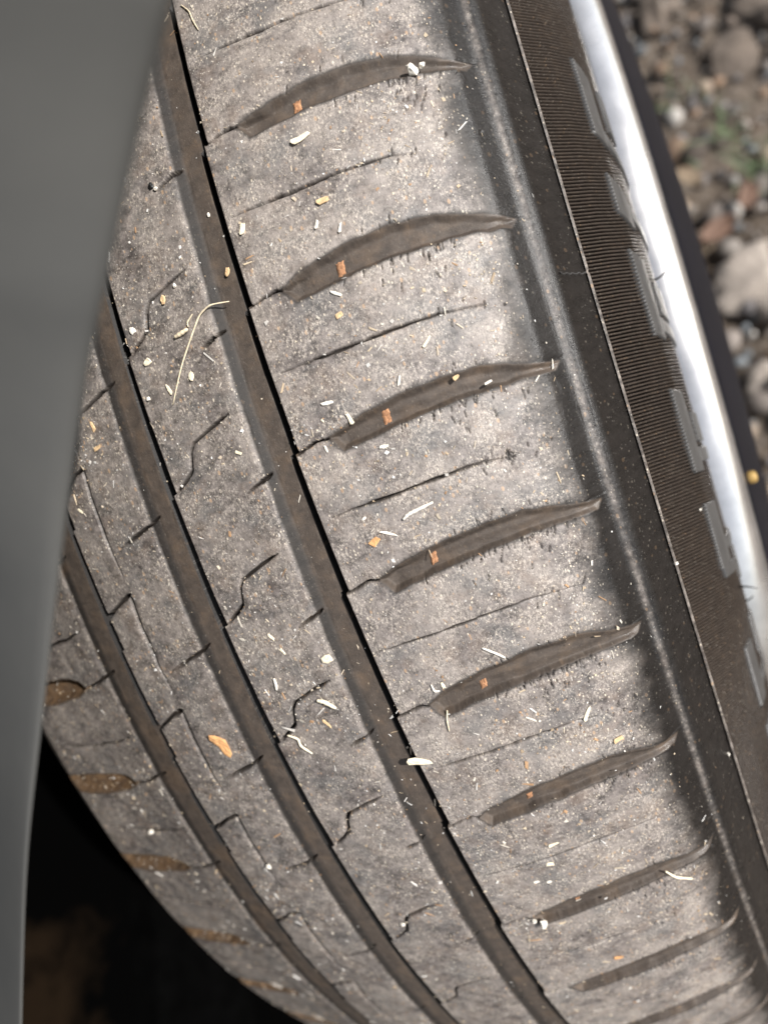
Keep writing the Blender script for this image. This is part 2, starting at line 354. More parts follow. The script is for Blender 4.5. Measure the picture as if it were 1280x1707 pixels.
# ---- sidewalls = the tyre part; outer one carries fine moulded ribs
def sidewall():
    RIBP = .0025
    s0 = s_of_u(.0784); s1 = _s[-1]
    Vs, Fs, UVs, du, cu = [], [], [], [], []; off = 0
    full = 2 * math.pi
    nr = int(round(full / RIBP)); rp = full / nr
    for lo, hi, per, ds in ((V_LO / 320, V_HI / 320, 10, .0005), (V_HI / 320, V_LO / 320 + full, 4, .002)):
        th = np.arange(lo, hi, rp / per); th = np.append(th, hi)
        s = np.concatenate([np.arange(s0, s1 - .0002, ds), [s1]])
        S, T = np.meshgrid(s, th); r = np.interp(S, _s, TR)
        ph = ((T - .30 * np.sin(T - .1) * np.clip(.289 - r, -.01, .06) / .047) / rp) % 1.0
        line = np.clip((1 - np.abs(ph - .5) / .27) * 1.5, 0, 1)
        amp = sstep(S, s0 + .0014, s0 + .0019) * sstep(r, .2335, .2355)
        bead = np.exp(-((S - s0 - .0005) / .00065) ** 2) * .0006; bd_ = np.exp(-((S - s0 - .0006) / .00060) ** 2) * (.35 + .7 * vnoise(S * 1000, T * 320, 9, 1.1))  # bd_: scuffed bead edge, its pale tone doubling as a painted highlight
        bead *= 1 - .9 * np.exp(-((T - .140) / .0016) ** 2)
        offn = -.0013 * line * amp * (.75 + .5 * vnoise(S * 1000, T * 320, 8, 4)) + bead + .00035 * np.exp(-((S - s0 - .0005) / .001) ** 2) * np.exp(-((T - .1395) / .0012) ** 2)
        P = spos(S, T, offn); Vs.append(P.reshape(-1, 3)); Fs.append(grid_faces(*S.shape) + off); off += S.size
        UVs.append(np.stack([S.ravel() * 1000, T.ravel() * 320], 1)); cu.append((.8 * amp * (1 - .8 * line)).ravel()); du.append(np.clip(bd_ * .95, 0, 1).ravel())  # rib valleys coloured darker to paint in their shade
    # inner sidewall
    th = np.linspace(0, full, 500, endpoint=False); s = np.linspace(0, s_of_u(-.0840), 60); S, T = np.meshgrid(s, th)
    P = spos(S, T); Vs.append(P.reshape(-1, 3)); Fs.append(grid_faces(*S.shape, wrap=True) + off); off += S.size
    UVs.append(np.stack([S.ravel() * 1000, T.ravel() * 320], 1)); cu.append(np.full(S.size, .4)); du.append(np.zeros(S.size))
    # inner lining closing the casing
    for rr, uu in (((.228), (-.08, .08)),):
        u = np.linspace(uu[0], uu[1], 6); S, T = np.meshgrid(u, th); P = np.stack([S, -rr * np.cos(T), rr * np.sin(T)], -1)
        Vs.append(P.reshape(-1, 3)); Fs.append(grid_faces(*S.shape, wrap=True) + off); off += S.size
        UVs.append(np.stack([S.ravel() * 1000, T.ravel() * 320], 1)); cu.append(np.zeros(S.size)); du.append(np.zeros(S.size))
    return mesh_obj('tyre', np.concatenate(Vs), np.concatenate(Fs), M_SIDE, wheel, attrs={'dust_light': np.concatenate(du), 'cut': np.concatenate(cu)}, uv=np.concatenate(UVs))
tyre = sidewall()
tyre.location = (0, 0, WHEEL_R); tyre.rotation_euler = (ALPHA, 0, 0)
tyre['label'] = 'black rubber tyre with a finely ribbed sidewall'
strip('tread_rib', -84.0, -41.7, tyre)['label'] = 'far shoulder rib with deep curved cuts'
strip('tread_groove', -41.7, -31.2, tyre)
strip('tread_rib', -31.2, -12.3, tyre)['label'] = 'narrow rib with a stepped seam and short slanting sipes'
strip('tread_groove', -12.3, -3.3, tyre)
strip('tread_rib', -3.3, 14.9, tyre)['label'] = 'middle rib with kinked sipes'
strip('tread_groove', 14.9, 23.4, tyre)
strip('tread_rib', 23.4, 78.4, tyre)['label'] = 'wide shoulder rib with long blade-shaped cuts'

# ---- rust coloured wear marks in the lug cuts
M_RUST = plain('rust_mark', (.36, .18, .09), .85, var=.55, scale=1500, bump=.6, bscale=2500)
for k, (mu, mv, wd, ht) in {0: (41.0, 1.0, 1.0, 1.3), 1: (40.7, 1.0, 1.0, 1.7), 2: (40.6, 1.1, 1.0, 1.9), 3: (40.4, 1.1, .9, 1.7), 4: (40.8, 1.0, .9, 1.4), 5: (40.8, 1.2, .8, 1.1), 6: (40.8, 1.1, .7, .7)}.items():
    n = 14; uu = np.linspace(-1, 1, n); A_, B_ = np.meshgrid(uu, uu); 
    rs = np.random.default_rng(50 + k)
    Uo = mu + A_ * wd * .74 * (1 + .22 * (vnoise(B_ * 4 + 3 * k, A_ * 0, 3, 1) - .5)) + B_ * .1; Vo = notch(k) + mv + B_ * ht * .70 * (1 + .22 * (vnoise(A_ * 4 + k, B_ * 0, 4, 1) - .5)) + A_ * .15
    fl = np.interp(Uo, [33, 45], [1.7, 1.6]) - .25 * sstep(Vo - notch(k), .8, 2.2)
    rim_ = np.maximum(np.abs(np.linspace(-1, 1, n))[None] * np.ones((n, 1)), np.abs(np.linspace(-1, 1, n))[:, None])
    bulge = .26 * (1 - rim_ ** 4) + .08 * vnoise(Uo * 4, Vo * 4, 12, 1) - .03 * (np.abs(A_) < .12)
    P = spos(s_of_u(Uo / 1000), Vo / 320, (-fl + bulge) / 1000)
    mesh_obj('wear_mark', P.reshape(-1, 3), grid_faces(n, n), M_RUST, tyre)

# ---- raised sidewall characters (smooth slabs with comb-cut upper edge)
M_SLAB = plain('smooth_sidewall_rubber', (.060, .058, .056), .38, var=.2, scale=300, bump=.25, bscale=1500)
def slab(parts):
    Vs = []; Fs = []; off = 0
    for (t0, t1, r0, r1, teeth, skew) in parts:
        n = max(8, int(abs(t1 - t0) / .0006)); t = np.linspace(t0, t1, n)
        tooth = teeth * .0007 * (((t / .00305) % 1) < .5)
        m = 5; rows = []
        for off_n, inset in ((-.0006, 0), (.00035, 0), (.00055, .0003)):
            for j, f in enumerate(np.linspace(0, 1, m)):
                rr = r1 - inset - tooth + (r0 + inset - r1 + inset + tooth) * f
                tt = np.clip(t, t0 + inset * 3, t1 - inset * 3) - skew * (r1 - rr)
                rows.append((rr, tt, off_n))
        # top cap grid (last m rows) plus side walls by outer loops
        sidx = (_s > s_of_u(.0784)); ss = _s[sidx][::-1]; rv = TR[sidx][::-1]
        def pt(rr, tt, o): return spos(np.interp(rr, rv, ss), tt, o)
        G = [pt(*row) for row in rows]
        top = np.stack(G[2 * m:3 * m]); mid = np.stack(G[m:2 * m]); low = np.stack(G[0:m])
        def ring(X): return np.concatenate([X[0], X[1:, -1], X[-1, -2::-1], X[-2:0:-1, 0]])
        base = off; Vs.append(top.reshape(-1, 3)); Fs.append(grid_faces(m, n) + base); off += m * n
        rings = [ring(low), ring(mid), ring(top)]; L = len(rings[0])
        Vs.append(np.concatenate(rings)); i = np.arange(L); j = (i + 1) % L
        for q in (0, 1): Fs.append(np.stack([base + m * n + q * L + i, base + m * n + q * L + j, base + m * n + (q + 1) * L + j, base + m * n + (q + 1) * L + i], 1))
        off += 3 * L
    return np.concatenate(Vs), np.concatenate(Fs)
CH = [(.262, .328, 'a'), (.193, .226, 'b'), (.091, .162, 'c'), (-.028, .045, 'c'), (-.118, -.056, 'b'), (-.165, -.117, 'd'), (-.272, -.202, 'a'), (-.36, -.30, 'c')]
for (t0, t1, kd) in CH:
    arm = .010
    if kd == 'a': parts = [(t0, t1, .2600, .2672, 1, 1.2), (t0 - .001, t0 + arm, .2380, .2599, 0, 1.2), (t0 + .02, t1 - .004, .2480, .2535, 1, 1.2)]
    elif kd == 'b': parts = [(t0, t1, .2575, .2672, 1, 1.2), (t0, t0 + .012, .2380, .2574, 0, 1.2)]
    elif kd == 'c': parts = [(t0, t1, .2592, .2672, 1, 1.0), (t0, t0 + .014, .2380, .2591, 0, 1.0), (t0 + .016, t0 + .045, .2470, .2560, 1, 1.0)]
    else: parts = [(t1 - .012, t1, .2380, .2660, 0, 1.6), (t0, t1 - .013, .2460, .2510, 1, 1.2)]
    V_, F_ = slab(parts); mesh_obj('raised_character', V_, F_, M_SLAB, tyre)

# ---- mould hair on the sidewall
M_HAIR = plain('mould_hair_rubber', (.03, .028, .027), .5)
def tube(pts, rad, n=6, cap=True):
    pts = [np.array(p, float) for p in pts]; V = []; F = []; T = []
    rad = rad if hasattr(rad, '__len__') else [rad] * len(pts); up = np.array([.31, .2, .93])
    for i, p in enumerate(pts):
        d = pts[min(i + 1, len(pts) - 1)] - pts[max(i - 1, 0)]; d /= np.linalg.norm(d) + 1e-12
        a = np.cross(d, up); a /= np.linalg.norm(a) + 1e-12; b = np.cross(d, a)
        for k in range(n): V.append(p + rad[i] * (a * math.cos(2 * math.pi * k / n) + b * math.sin(2 * math.pi * k / n)))
    for i in range(len(pts) - 1):
        for k in range(n): F.append((i * n + k, i * n + (k + 1) % n, (i + 1) * n + (k + 1) % n, (i + 1) * n + k))
    if cap:
        V += [pts[0], pts[-1]]; a = len(V) - 2
        for k in range(n): T += [(a, (k + 1) % n, k), (a + 1, (len(pts) - 1) * n + k, (len(pts) - 1) * n + (k + 1) % n)]
    return np.array(V), F, T
_ss = _s[_s > s_of_u(.0784)][::-1]; _rv = TR[_s > s_of_u(.0784)][::-1]
def swp(r, th, o): return spos(np.interp(r, _rv, _ss), th, o)
for (r, th, l, bend) in ((.2475, .142, .0045, .002), (.2540, -.168, .004, -.001), (.2487, -.2, .0022, .001)):
    p0 = swp(r, th, -.0002); nrm = swp(r, th, .001) - swp(r, th, 0); nrm /= np.linalg.norm(nrm)
    pts = [p0 + nrm * l * f + np.array([0, 0, bend * f * f]) for f in (0, .3, .6, 1)]
    V_, F_, T_ = tube(pts, [.00028, .00024, .0002, .00012]); mesh_obj('mould_hair', V_, F_, M_HAIR, tyre, tris=T_)
# mould joint line crossing the smooth band above the ribs
ss_ = np.linspace(s_of_u(.0744), s_of_u(.0784), 22); 
V_ = []; 
for i, s_ in enumerate(ss_):
    wv = .0004 * math.sin(i * 1.3) / 320 * 320
    for dt, hh in ((-.0009, -.0002), (-.0004, .00016), (.0002, .0003), (.0007, .00012), (.0011, -.0002)): V_.append(spos(s_, .1400 + dt + wv * 1.2, hh * (1 + .5 * math.sin(i * 2.1))))
mesh_obj('mould_joint', np.array(V_), grid_faces(22, 5), M_HAIR, tyre)

# ------------------------------------------------------------------ rim
def lathe(name, prof, mat, parent, n=360, wob=0.):
    th = np.linspace(0, 2 * math.pi, n, endpoint=False); pr = np.array(prof)
    U, T = np.meshgrid(pr[:, 0], th); Rr = np.broadcast_to(pr[:, 1], U.shape)
    return mesh_obj(name, np.stack([U, -Rr * np.cos(T), Rr * np.sin(T)], -1).reshape(-1, 3), grid_faces(*U.shape, wrap=True), mat, parent)
def dense(prof, n=8, sm=.0009):
    p = np.array(prof); L = np.concatenate([[0], np.cumsum(np.hypot(*np.diff(p, axis=0).T))]); s = np.linspace(0, L[-1], n * len(p))
    a = np.interp(s, L, p[:, 0]); b = np.interp(s, L, p[:, 1]); k = np.ones(5) / 5
    return list(zip(np.convolve(np.pad(a, 2, mode='reflect', reflect_type='odd'), k, 'valid'), np.convolve(np.pad(b, 2, mode='reflect', reflect_type='odd'), k, 'valid')))
q = NT('silver_alloy'); tc = q.n('ShaderNodeTexCoord').outputs['Object']
q.set(Base_Color=q.mix(q.rng(q.noise(tc, 90, 5), .35, .65), (.70, .68, .66), (.90, .87, .84)), Roughness=q.rng(q.noise(tc, 40, 3), .3, .7, .16, .34), Metallic=.92); q.b.inputs['Coat Weight'].default_value = .4
M_ALLOY = q.m
M_BLACK = plain('black_wheel_paint', (.006, .006, .009), .45, var=.2); M_BLACK.node_tree.nodes['Principled BSDF'].inputs['Specular IOR Level'].default_value = .15
rim = lathe('rim', dense([(.078, .2300), (.084, .2345), (.088, .2362), (.0925, .2368), (.0965, .2362), (.0995, .2345), (.1013, .2315), (.1008, .2290), (.1000, .2275), (.094, .222), (.05, .215), (-.07, .212), (-.082, .232), (-.087, .234)]), M_ALLOY, wheel)
rim['label'] = 'polished silver rim edge showing as a bright band'
face = lathe('rim_face', dense([(.1000, .2270), (.1010, .2262), (.1032, .2180), (.1062, .205), (.1093, .190), (.1115, .175), (.1112, .168), (.098, .164), (.09, .168)]), M_BLACK, rim)
for o in (rim,): o.location = (0, 0, WHEEL_R); o.rotation_euler = (ALPHA, 0, 0)
for k in range(10):
    a = k * math.pi / 5 + (.09 if k % 2 else -.09); V_ = []
    for (rr, hw, x0, x1) in ((.178, .013, .092, .108), (.12, .010, .080, .106), (.05, .014, .065, .098)):
        for sx, st in ((0, -1), (0, 1), (1, .8), (1, -.8)):
            x = x1 if sx else x0; t = a; c = np.array([0, -math.cos(t), math.sin(t)]); tg = np.array([0, math.sin(t), math.cos(t)])
            V_.append(np.array([x, 0, 0]) + c * rr + tg * hw * st)
    F_ = [(i * 4 + j, i * 4 + (j + 1) % 4, (i + 1) * 4 + (j + 1) % 4, (i + 1) * 4 + j) for i in range(2) for j in range(4)] + [(3, 2, 1, 0), (8, 9, 10, 11)]
    mesh_obj('spoke', np.array(V_), F_, M_BLACK, rim, smooth=False)
lathe('hub', dense([(.03, .07), (.09, .066), (.100, .058), (.1005, .035), (.104, .030), (.105, .0005)]), M_BLACK, rim, 96)
lathe('brake_disc', [(.0, .03), (.0, .155), (.012, .155), (.012, .03)], M_ALLOY, wheel, 128)
bd = bpy.data.objects['brake_disc']; bd.location = (0, 0, WHEEL_R); bd.rotation_euler = (ALPHA, 0, 0)
M_OCHRE = plain('ochre', (.34, .22, .07), .6, .2)
th_ = -.110
c_ = np.array([.1010, -.2215 * math.cos(th_), .2215 * math.sin(th_)])
V_, F_, T_ = tube([c_, c_ + np.array([.0022, 0, 0]), c_ + np.array([.0030, 0, 0]), c_ + np.array([.0033, 0, 0])], [.0018, .0018, .0015, .0008], 14)
mesh_obj('ochre_spot', V_, F_, M_OCHRE, rim, tris=T_)  # flat disc added for an ochre dirt spot on the black face

# ------------------------------------------------------------------ the car: near body edge, underside, wheel housing
def cam_pt(px, py, depth):
    d = CR @ np.array([(px - 640) / CF, -(py - 853.5) / CF, -1.]); return CL + d * depth
def to_world(P):
    M = np.array(WM); P = np.asarray(P); return P @ M[:3, :3].T + M[:3, 3]
E_ = [(350, -9000), (360, -5000), (355, -2000), (345, -900), (330, -420), (318, -260), (303, -120), (288, 0), (264, 80), (238, 180), (218, 270), (198, 370), (177, 460), (152, 560), (129, 690), (108, 850), (91, 980), (76, 1120), (63, 1250), (51, 1330), (43, 1420), (38, 1560), (35, 1707), (32, 1900), (30, 2150), (0, 4000), (-200, 9000)]
q = NT('grey_body_paint'); tc = q.n('ShaderNodeTexCoord').outputs['Object']
q.set(Base_Color=q.mix(q.rng(q.noise(tc, 35, 4), .35, .65), (.070, .070, .067), (.082, .081, .076)), Roughness=.85); q.b.inputs['Specular IOR Level'].default_value = .12; q.b.inputs['Coat Weight'].default_value = .0; q.b.inputs['Coat Roughness'].default_value = .25
q.bump(q.noise(tc, 260, 3), .08, .0005)
M_PAINT = q.m
car = bpy.data.objects.new('parked_car', None); COL.objects.link(car); car.location = (-.7, .4, 0)
tag(car, 'grey car body edge blurred along the left side of the tyre', 'car')
def cpart(name, Vw, F, mat, parent=None, smooth=True):
    Vw = np.asarray(Vw) - np.array([-.7, .4, 0]); return mesh_obj(name, Vw, F, mat, parent or car, smooth)
sec = [(-.75, .16), (-.45, .045), (-.22, -.004), (-.12, -.016), (-.06, -.014), (-.03, -.0105), (-.014, -.007), (-.006, -.0043), (-.0025, -.0022), (-.0008, -.0008), (0, .0008), (-.0008, .0024), (-.003, .0036), (-.012, .0038), (-.03, .002), (-.06, 0), (-.12, -.004), (-.22, .006), (-.45, .055), (-.75, .17)]
V_ = []; right = CR[:, 0]; fwd = -CR[:, 2]
ex = np.array([e[0] for e in E_], float); ey = np.array([e[1] for e in E_], float); yy = np.concatenate([np.linspace(-9000, -700, 16), np.linspace(-600, 2200, 80), np.linspace(2400, 9000, 14)])
xx = np.interp(yy, ey, ex); xx = np.convolve(np.pad(xx, 3, mode='edge'), np.ones(7) / 7, 'valid')
for x, y in zip(xx, yy):
    dep = np.interp(y, [-420, 0, 500, 1100, 1707, 2150], [.050, .055, .066, .085, .105, .12]); p = cam_pt(x, y, dep)
    ph = R(np.interp(y, [-100, 300, 600, 1000, 1400, 1800], [-26, -8, 14, 38, 46, 47])); fr = np.interp(y, [0, 800, 1500], [1, .6, .12])
    for l, d in sec:
        dd = d * (fr if d < .002 else (.25 + .75 * fr if l > -.05 else 1)); V_.append(p + right * (l * math.cos(ph) + dd * math.sin(ph) * .3) + fwd * (dd * math.cos(ph) - l * math.sin(ph)))
pan = cpart('fender', to_world(np.array(V_)), grid_faces(110, len(sec)), M_PAINT)
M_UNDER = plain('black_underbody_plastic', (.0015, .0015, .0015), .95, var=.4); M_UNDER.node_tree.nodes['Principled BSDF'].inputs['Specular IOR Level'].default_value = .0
q = NT('dirty_shade_liner'); tc = q.n('ShaderNodeTexCoord').outputs['Object']
q.set(Base_Color=q.mix(q.rng(q.noise(tc, 9, 5, .6), .55, .66), (.001, .001, .001), (.010, .0065, .004)), Roughness=.95); q.b.inputs['Specular IOR Level'].default_value = .0; M_LINER = q.m  # near-black base paints the shade under the car, brown dirt patches over it
def box(x0, x1, y0, y1, z0, z1):
    V = [(x, y, z) for z in (z0, z1) for y in (y0, y1) for x in (x0, x1)]
    return V, [(0, 2, 3, 1), (4, 5, 7, 6), (0, 1, 5, 4), (1, 3, 7, 5), (3, 2, 6, 7), (2, 0, 4, 6)]
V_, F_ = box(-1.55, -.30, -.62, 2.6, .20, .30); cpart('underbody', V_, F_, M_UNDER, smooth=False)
V_, F_ = box(-1.55, -.27, -.62, -.42, .30, .62); cpart('bumper', V_, F_, M_PAINT, smooth=False)
V_, F_ = box(-.36, -.32, -.42, .55, .10, .95); cpart('wheel_housing', V_, F_, M_LINER, smooth=False)  # wall put in so the gap under the car reads as dark shade
# arched liner behind and over the wheel (beyond the photographed quarter)
a = np.linspace(R(75), R(190), 30); xs = np.linspace(-.32, .06, 8); A_, X_ = np.meshgrid(a, xs)
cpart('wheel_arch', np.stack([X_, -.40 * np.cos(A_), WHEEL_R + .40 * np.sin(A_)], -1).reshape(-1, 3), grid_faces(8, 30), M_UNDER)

# ------------------------------------------------------------------ ground
q = NT('gravel_ground'); tc = q.n('ShaderNodeTexCoord').outputs['Object']
n1 = q.noise(tc, 14, 8, .7); n2 = q.noise(tc, 90, 8, .75); v = q.n('ShaderNodeTexVoronoi', i_Vector=tc, i_Scale=70.)
c_ = q.mix(q.rng(n1, .35, .65), (.075, .054, .038), (.21, .165, .125)); c_ = q.mix(q.rng(n2, .5, .7), c_, (.26, .22, .18))
q.set(Base_Color=c_, Roughness=.92); q.bump(q.math('ADD', n2, q.math('MULTIPLY', v.outputs['Distance'], -.8)), .9, .012)
n = 160; xs = np.concatenate([[-40, -8], np.linspace(-1.6, 1.9, n), [8, 40]]); ys = np.concatenate([[-40, -8], np.linspace(-1.5, 1.7, n), [8, 40]])
X_, Y_ = np.meshgrid(xs, ys); Z_ = (vnoise(X_ + 60, Y_ + 60, 61, .12) - .5) * .014 + (vnoise(X_ + 60, Y_ + 60, 62, .035) - .5) * .008
Z_ -= .004; Z_[(np.abs(X_) > 3) | (np.abs(Y_) > 3)] = -.004
tag(mesh_obj('ground', np.stack([X_, Y_, Z_], -1).reshape(-1, 3), grid_faces(len(ys), len(xs)), q.m), kind='structure')

import bmesh
def ico(sub):
    bm = bmesh.new(); bmesh.ops.create_icosphere(bm, subdivisions=sub, radius=1); V = np.array([v.co for v in bm.verts]); F = np.array([[v.index for v in f.verts] for f in bm.faces]); bm.free(); return V, F
I1, F1 = ico(1); I2, F2 = ico(2); I3, F3 = ico(3)
def rockmesh(IV, seed, sx, sy, sz, rough=.25):
    r = np.random.default_rng(seed); V = IV.copy(); off = np.zeros(len(V))
    for _ in range(9):
        d = r.normal(size=3); d /= np.linalg.norm(d); f = r.uniform(.55, .95); pr = V @ d; V = V - np.outer(np.maximum(pr - f, 0), d)
    for fr, am in ((2.2, rough), (5, rough * .4)):
        ph = r.uniform(0, 6, 3); off = am * np.sin(V @ r.normal(size=3) * fr + ph[0]) * np.sin(V @ r.normal(size=3) * fr + ph[1]); V = V * (1 + off[:, None] * .5)
    return V * np.array([sx, sy, sz])
# loose gravel as one mass
Vs = []; Ts = []; Cs = []; off = 0; r = np.random.default_rng(11)
shapes = [rockmesh(I1, 100 + i, 1, r.uniform(.7, 1), r.uniform(.45, .8)) for i in range(24)]
pal = np.array([(.42, .38, .34), (.30, .26, .23), (.20, .16, .13), (.50, .47, .43), (.26, .17, .11), (.16, .15, .15), (.36, .28, .21), (.24, .27, .29)])
for i in range(12000):
    if i < 10800: x, y = r.uniform(.12, 1.2), r.uniform(-.7, 1.2)
    else: x, y = r.uniform(-1.5, .2), r.uniform(-1.2, 1.2)
    if abs(x) < .13 and abs(y) < .12: continue
    sz = min(.0024 + r.exponential(.0034), .020); a = r.uniform(0, 6.28); ca, sa = math.cos(a), math.sin(a)
    V = shapes[r.integers(24)] * sz; V = V @ np.array([[ca, sa, 0], [-sa, ca, 0], [0, 0, 1]]) + np.array([x, y, sz * .25])
    Vs.append(V); Ts.append(F1 + off); off += len(V); Cs.append(np.repeat((pal[r.integers(8)] * r.uniform(.32, 1.1))[None], len(V), 0))
tag(mesh_obj('gravel', np.concatenate(Vs), None, attr_mat('gravel_stone', .9, 120., .45), tris=np.concatenate(Ts), attrs={'tint': np.concatenate(Cs)}), 'mixed brown and grey gravel lying loose on the ground', 'gravel', kind='stuff')

def ground_hit(px, py, z=0.):
    o = to_world(CL); d = to_world(cam_pt(px, py, 1.)) - o; t = (z - o[2]) / d[2]; return o + d * t
M_ROCK = [plain('pale_stone', (.32, .275, .235), .9, var=.3, scale=40, bump=.8, bscale=90, bdist=.004), plain('grey_brown_stone', (.12, .095, .075), .9, var=.35, scale=30, bump=.8, bscale=80, bdist=.004)]
def rock(px, py, sx, sy, sz, m, lab, seed, rot=0):
    p = ground_hit(px, py); V = rockmesh(I3, seed, sx, sy, sz, .9)
    o = mesh_obj('stone', V, None, M_ROCK[m], tris=F3); o.location = (p[0], p[1], sz * .3); o.rotation_euler = (0, 0, rot)
    tag(o, lab, 'stone')
rock(1262, 480, .038, .034, .020, 0, 'large pale stone on the gravel beside the black wheel face', 201, .5)
rock(1215, 95, .028, .024, .009, 1, 'flat grey brown stone at the upper right behind the rim', 202, 1.0)
rock(1085, 20, .026, .03, .012, 1, 'brown stone touching the rim edge at the top of the picture', 203, .2)
rock(1265, 25, .030, .028, .014, 1, 'brown stone in the top right corner of the picture', 204, 2)
rock(1275, 640, .020, .016, .018, 0, 'small pale stone at the right border below the large pale one', 205, 2.4)
M_LEAF = [plain('dead_leaf', (.13, .075, .05), .8, var=.4, scale=80), plain('tan_leaf', (.20, .15, .10), .8, var=.3, scale=80)]
for i, (px, py, sz, rot, m, lab) in enumerate([(1195, 385, .020, .4, 0, 'reddish dead leaf on the gravel above the large pale stone'), (1150, 300, .018, 2.0, 1, 'tan dead leaf on the gravel close to the rim'), (1245, 330, .017, 1.1, 0, 'small brown dead leaf below the green tufts'), (1160, 420, .016, 2.8, 1, 'curled tan leaf beside the black wheel edge')]):
    p = ground_hit(px, py, .02); n = 10; V = []
    for a_ in np.linspace(-1, 1, n):
        for b_ in np.linspace(-1, 1, 5): V.append((a_ * sz, b_ * sz * .5 * (1 - a_ * a_) ** .6 + 1e-5 * b_, .25 * sz * (b_ * b_ + .6 * a_ * a_)))
    o = mesh_obj('dead_leaf', V, grid_faces(n, 5), M_LEAF[m]); o.location = (p[0], p[1], .02); o.rotation_euler = (.2, .1, rot); tag(o, lab, 'leaf')
    so_ = o.modifiers.new('thickness', 'SOLIDIFY'); so_.thickness = .0004
M_GRASS = plain('grass_blade', (.11, .16, .07), .6, var=.35)
for px, py, ng, lab in ((1215, 232, 34, 'green grass tuft growing in the gravel near the rim'), (1275, 285, 30, 'green grass tuft at the right border of the picture'), (1130, 175, 14, 'sparse green sprout right beside the rim')):
    p = ground_hit(px, py); Vs = []; Fs = []; off = 0; r = np.random.default_rng(px)
    for i in range(ng):
        a = r.uniform(0, 6.28); l = r.uniform(.015, .04); b = np.array([r.normal() * .012, r.normal() * .012, 0]); d = np.array([math.cos(a), math.sin(a), 0]); s_ = np.array([-d[1], d[0], 0]); wd = r.uniform(.0008, .0018)
        for f in np.linspace(0, 1, 5):
            c = b + d * l * f * f * .8 + np.array([0, 0, l * f * (1 - .35 * f)]); Vs += [c - s_ * wd * (1 - f * .95), c + s_ * wd * (1 - f * .95)]
        Fs.append(grid_faces(5, 2) + off); off += 10
    o = mesh_obj('grass_tuft', np.array(Vs), np.concatenate(Fs), M_GRASS); o.location = (p[0], p[1], 0); tag(o, lab, 'grass tuft')

# ------------------------------------------------------------------ grit and debris on the tread
def frame(u, v, h=0.):
    """wheel-frame matrix at (u, v) mm: columns across, along, outward"""
    s = float(s_of_u(u / 1000)); th = v / 320; P = spos(s, th, h / 1000).ravel(); nn = (spos(s, th, .001) - spos(s, th, 0)).ravel(); nn /= np.linalg.norm(nn)
    t = (spos(s, th + .001) - spos(s, th)).ravel(); t /= np.linalg.norm(t); a = np.cross(t, nn)
    return P, a, t, nn
def depth_at(u, v):
    for a, b, c, e, fd in ((15.6, 18., 21.75, 23.4, 1.7), (-11.6, -9.2, -4.75, -3.3, 1.25), (-41, -38.6, -32.5, -31.2, .95)):
        if a < u < e: return fd * min(1, (u - a) / 2.4)
    return 0.
def mat_w(u, v, h, rot=0., tilt=0.):
    P, a, t, nn = frame(u, v, h - depth_at(u, v)); M = Matrix.Identity(4)
    for i in range(3): M[i][0], M[i][1], M[i][2], M[i][3] = float(a[i]), float(t[i]), float(nn[i]), float(P[i])
    return WM @ M @ Matrix.Rotation(rot, 4, 'Z') @ Matrix.Rotation(tilt, 4, 'Y')
# grit: one mass of countless specks
Vs = []; Ts = []; Cs = []; off = 0; r = np.random.default_rng(21)
cl = [(r.uniform(-60, 66), r.uniform(-150, 130), r.uniform(2, 9)) for _ in range(95)]
cl += [(62, 52, 6), (66, 78, 5), (50, -35, 7), (42, -33, 6), (5, 45, 5), (8, -8, 4), (60, 25, 6), (28, 32, 4), (6, 5, 5), (34, 66, 6), (62, 10, 6), (40, 45, 9), (-17, 44, 3), (-15, 0, 5)]
pal = np.array([(.72, .66, .56), (.78, .74, .68), (.60, .50, .38), (.55, .42, .28), (.66, .54, .38), (.46, .28, .15), (.80, .78, .74), (.70, .60, .46)])
tet = rockmesh(I1, 1, 1, .7, .5)
box8 = np.array([(x, y, z) for z in (-1, 1) for y in (-1, 1) for x in (-1, 1)], float); boxT = np.array([(0, 2, 3), (0, 3, 1), (4, 5, 7), (4, 7, 6), (0, 1, 5), (0, 5, 4), (1, 3, 7), (1, 7, 5), (3, 2, 6), (3, 6, 7), (2, 0, 4), (2, 4, 6)])
for i in range(8000):
    if r.random() < .5: c = cl[r.integers(len(cl))]; u, v = c[0] + r.normal() * c[2], c[1] + r.normal() * c[2]
    else: u, v = r.uniform(-74, 72), r.uniform(-150, 130)
    if not -76 < u < 84: continue
    dp = depth_at(u, v)
    if dp > 0 and r.random() < .72: continue
    if u > 67 and r.random() < .7: continue
    if 30.5 < u < 69:
        kk = min(KS, key=lambda k: abs(v - 1.3 - notch(k))); dv = v - notch(kk)
        if np.interp(u, [30, 43, 56, 70], [-2.4, -1.0, -.3, -.9]) < dv < np.interp(u, [30, 36, 43, 51, 58, 64, 70], [.6, 2.9, 4.2, 4.8, 4.5, 3, .7]) and r.random() < .93: continue
    P, a, t, nn = frame(u, v, .03 - dp); L = .07 + r.exponential(.06); L = min(L, .50)
    el = r.uniform(.8, 3.2) if r.random() < .6 else 1; ang = r.normal(.2, .8) if el > 1.4 else r.uniform(0, 6.28)
    fib = r.random() < .13; el = r.uniform(5, 12) if fib else el; L = min(L * 1.5, .42) if fib else L
    B = box8 * (1 + .35 * r.normal(size=(8, 1))) * np.array([L / el ** .4, L * el ** .5, L * .35]); ca, sa = math.cos(ang), math.sin(ang)
    B = B @ np.array([[ca, sa, 0], [-sa, ca, 0], [0, 0, 1]]) / 1000 / 1.4
    W = P + B[:, :1] * a + B[:, 1:2] * t + B[:, 2:] * nn
    Vs.append(W); Ts.append(boxT + off); off += 8; Cs.append(np.repeat((pal[r.integers(8)] * r.uniform(.6, 1.1))[None], 8, 0))
